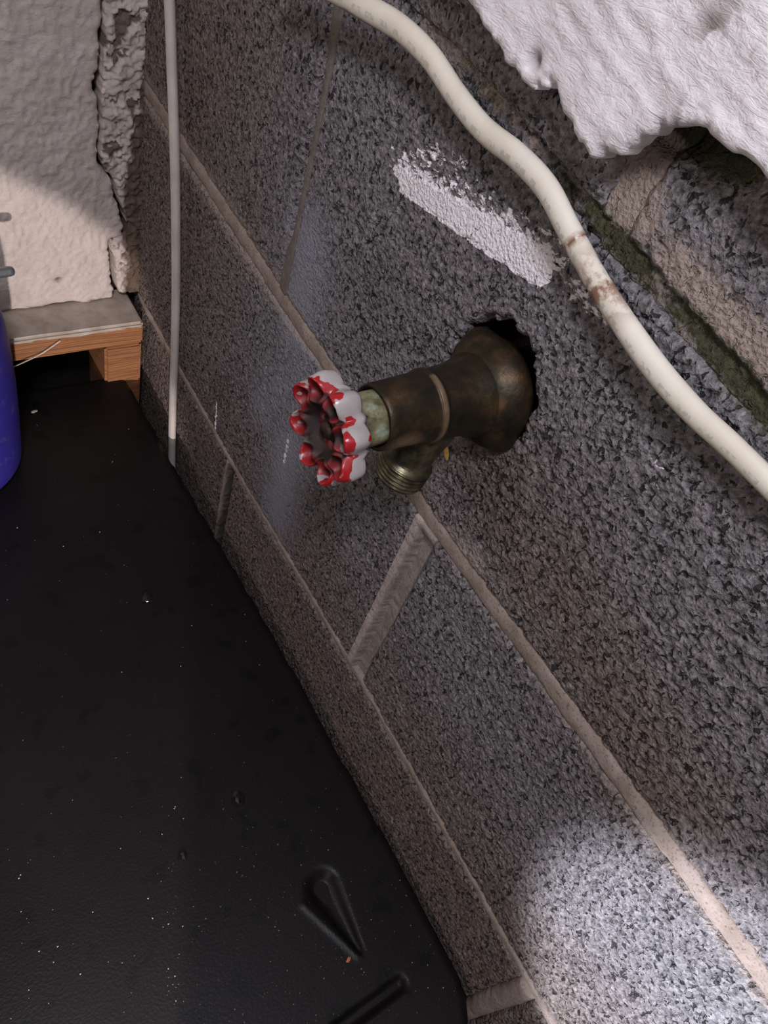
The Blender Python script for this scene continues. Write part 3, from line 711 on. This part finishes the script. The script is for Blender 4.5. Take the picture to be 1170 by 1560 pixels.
def handwheel():
    NL = 8; NA = 256; R0 = 0.0226; NR = 44
    co = []; at = []; gr = []
    F = 0.0                      # wheel local: t grows away from the wall (towards -X)
    def rim(a): return R0*(1+0.115*math.cos(NL*a)) 
    def front(r, a):
        rr = r/rim(a); al = ((a*NL/(2*math.pi)+0.5) % 1.0-0.5)*2*math.pi/NL   # angle from the nearest lobe axis
        dx = r*math.cos(al)-0.0177; dy = r*math.sin(al)
        hole = math.exp(-((dx/0.0044)**2+(dy/0.0045)**2)**3)
        dish = 0.0075*math.exp(-(r/0.0120)**6)
        loop = 0.0016*math.exp(-((math.hypot(dx/0.0054, dy/0.0056)-1.05)/0.22)**2)
        val = 0.0045*math.exp(-((rr-0.95)/0.22)**2)*max(0, -math.cos(NL*a))**2      # gaps between the lobes
        hub = 0.0025*math.exp(-(r/0.0055)**8)
        edge_ = 0.0030*max(0, (rr-0.90)/0.10)**2
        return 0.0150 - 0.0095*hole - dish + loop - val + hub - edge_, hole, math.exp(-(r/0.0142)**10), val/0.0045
    rows = []
    for i in range(NR+1):
        s = i/NR
        for j in range(NA):
            a = 2*math.pi*j/NA; r = rim(a)*s
            t, h, d, v = front(r, a)
            co.append((-t, r*math.cos(a), r*math.sin(a)))
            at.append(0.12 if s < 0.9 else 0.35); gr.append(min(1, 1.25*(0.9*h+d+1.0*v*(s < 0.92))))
    for (t, m) in ((0.0100, 1.012), (0.0080, 1.0), (0.0055, 0.985), (0.0036, 0.95), (0.0026, 0.90), (0.0032, 0.86), (0.005, 0.84), (0.008, 0.80), (0.009, 0.3), (0.0, 0.26), (-0.002, 0.2), (-0.002, 0.0)):
        for j in range(NA):
            a = 2*math.pi*j/NA; v = 0.0045*max(0, -math.cos(NL*a))**2 if t > 0.005 and m > 0.95 else 0
            r = rim(a)*m
            co.append((-(t-v), r*math.cos(a), r*math.sin(a)))
            # camera side and top are rubbed bare
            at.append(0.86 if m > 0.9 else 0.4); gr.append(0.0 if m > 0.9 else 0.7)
    n = len(co)//NA
    Q = [[k_*NA+i, k_*NA+(i+1) % NA, (k_+1)*NA+(i+1) % NA, (k_+1)*NA+i] for k_ in range(n-1) for i in range(NA)]
    me = bpy.data.meshes.new('handwheel'); me.from_pydata(co, [], Q)
    for p in me.polygons: p.use_smooth = True
    for nm, v in (('bare', at), ('hollow_dark', gr)):
        a = me.attributes.new(nm, 'FLOAT', 'POINT'); a.data.foreach_set('value', np.array(v, dtype=np.float32))
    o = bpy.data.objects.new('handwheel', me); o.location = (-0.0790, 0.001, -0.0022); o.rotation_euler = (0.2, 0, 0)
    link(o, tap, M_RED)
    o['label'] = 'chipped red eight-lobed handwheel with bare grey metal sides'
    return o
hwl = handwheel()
tube_ring('screw', [(0.0880, 0.0), (0.0880, 0.0040), (0.0900, 0.0040), (0.0912, 0.0030), (0.0915, 0.0)], 24, (0, FYC+0.001, TAPZ-0.0022), m_simple('dark_screw', (0.02, 0.012, 0.01), (0.06, 0.04, 0.03), 200, 0.5, 0.6), tap)

# ------------------------------------------------------------------ litter
def flake(name, p, s, mat, label, cat, sq=(1, 0.6, 0.25), rot=0.4, nrm=(0, 0, 1)):
    import bmesh
    bm = bmesh.new(); bmesh.ops.create_icosphere(bm, subdivisions=2, radius=1)
    for v_ in bm.verts:
        n = 1+0.5*(random.random()-.5); v_.co = (v_.co.x*s*sq[0]*n, v_.co.y*s*sq[1]*n, v_.co.z*s*sq[2])
    me = bpy.data.meshes.new(name); bm.to_mesh(me); bm.free()
    o = bpy.data.objects.new(name, me); o.location = p
    q = Vector(nrm).to_track_quat('Z', 'Y') @ Matrix.Rotation(rot, 3, 'Z').to_quaternion()
    o.rotation_mode = 'QUATERNION'; o.rotation_quaternion = q
    return tag(link(o, None, mat), label, cat)
MO = m_simple('orange_fleck', (0.42, 0.12, 0.05), (0.55, 0.20, 0.10), 400)
p = onZ(531, 1462, ZL+0.0012); flake('brick_chip', p, 0.0022, MO, 'small orange chip lying on the black lid near its grip', 'chip')
MY = m_simple('ochre_leaf', (0.42, 0.25, 0.05), (0.60, 0.38, 0.10), 400)
p = onX(680, 690, -0.0015); flake('leaf_fragment', p, 0.0034, MY, 'tiny ochre leaf scrap stuck to the blocks under the tap', 'leaf', (0.6, 1.1, 0.2), 0.5, (-1, 0, 0))
MWH = m_simple('pale_crumb', (0.42, 0.38, 0.34), (0.6, 0.55, 0.5), 400)
p = onZ(52, 627, ZL+0.001); flake('plaster_crumb', p, 0.0032, MWH, 'flat pale plaster crumb on the lid in front of the timber', 'crumb', (1, 0.5, 0.2), 0.2)
MWD = m_simple('water_drop', (0.008, 0.007, 0.007), (0.012, 0.01, 0.01), 50, 0.06, 0, 0.0, 0.6)
for (px, py, s, lab) in ((363, 1218, 0.0062, 'largest dark water drop on the black lid, halfway down'), (277, 1304, 0.0038, 'small dark water drop on the lid below the largest drop'), (224, 910, 0.0045, 'lone dark water drop on the lid high up toward the bucket')):
    p = onZ(px, py, ZL+0.0004); flake('water_drop', p, s, MWD, lab, 'water drop', (1, 0.95, 0.16), 0, )
# pale curved splinter leaning on the timber
sp = cable('wood_splinter', [onY(18, 560, YT-0.006), onY(40, 550, YT-0.004), (onY(64, 538, YT-0.0025)), onY(92, 519, YT-0.002)], 0.0011, 0.5, m_simple('pale_splinter', (0.52, 0.42, 0.33), (0.66, 0.56, 0.46), 200), 8)
tag(sp, 'thin pale curved splinter clinging to the front of the pine timber', 'splinter')
# fine grit on the lid: nobody could count it
import bmesh
bm = bmesh.new()
for i in range(420):
    if i < 230: px = random.uniform(250, 700); py = random.triangular(1180, 1600, 1500)
    else: px = random.uniform(-20, 560); py = random.uniform(640, 1560)
    X, Y, _ = onZ(px, py, ZL)
    if float(lid_h(np.array([[X]]), np.array([[Y]]))[0][0, 0]) < ZL-0.0006: continue
    hq = float(lid_h(np.array([[X]]), np.array([[Y]]))[0][0, 0])
    if X > float(np.interp(Y, ex, exx))-0.006 or Y < -0.06 or Y > 0.59: continue
    if math.hypot(X-BC[0], Y-BC[1]) < 0.075: continue
    hh = float(lid_h(np.array([[X]]), np.array([[Y]]))[0][0, 0])
    s = random.choice([0.00025, 0.0003, 0.00035, 0.00045, 0.0007])
    vs = [bm.verts.new((X+s*random.uniform(.6, 1.3)*a, Y+s*random.uniform(.6, 1.3)*b, hh+c*s+0.0004)) for a, b, c in ((1, 0, 0), (-.5, .8, 0), (-.5, -.8, 0), (0, 0, 1))]
    for f in ((0, 1, 2), (0, 1, 3), (1, 2, 3), (2, 0, 3)): bm.faces.new([vs[q] for q in f])
me = bpy.data.meshes.new('grit'); bm.to_mesh(me); bm.free()
g = link(bpy.data.objects.new('grit', me), None, m_simple('grit', (0.24, 0.22, 0.20), (0.40, 0.38, 0.36), 900)); g['kind'] = 'stuff'
tag(g, 'pale grit specks scattered over the black plastic lid', 'grit')
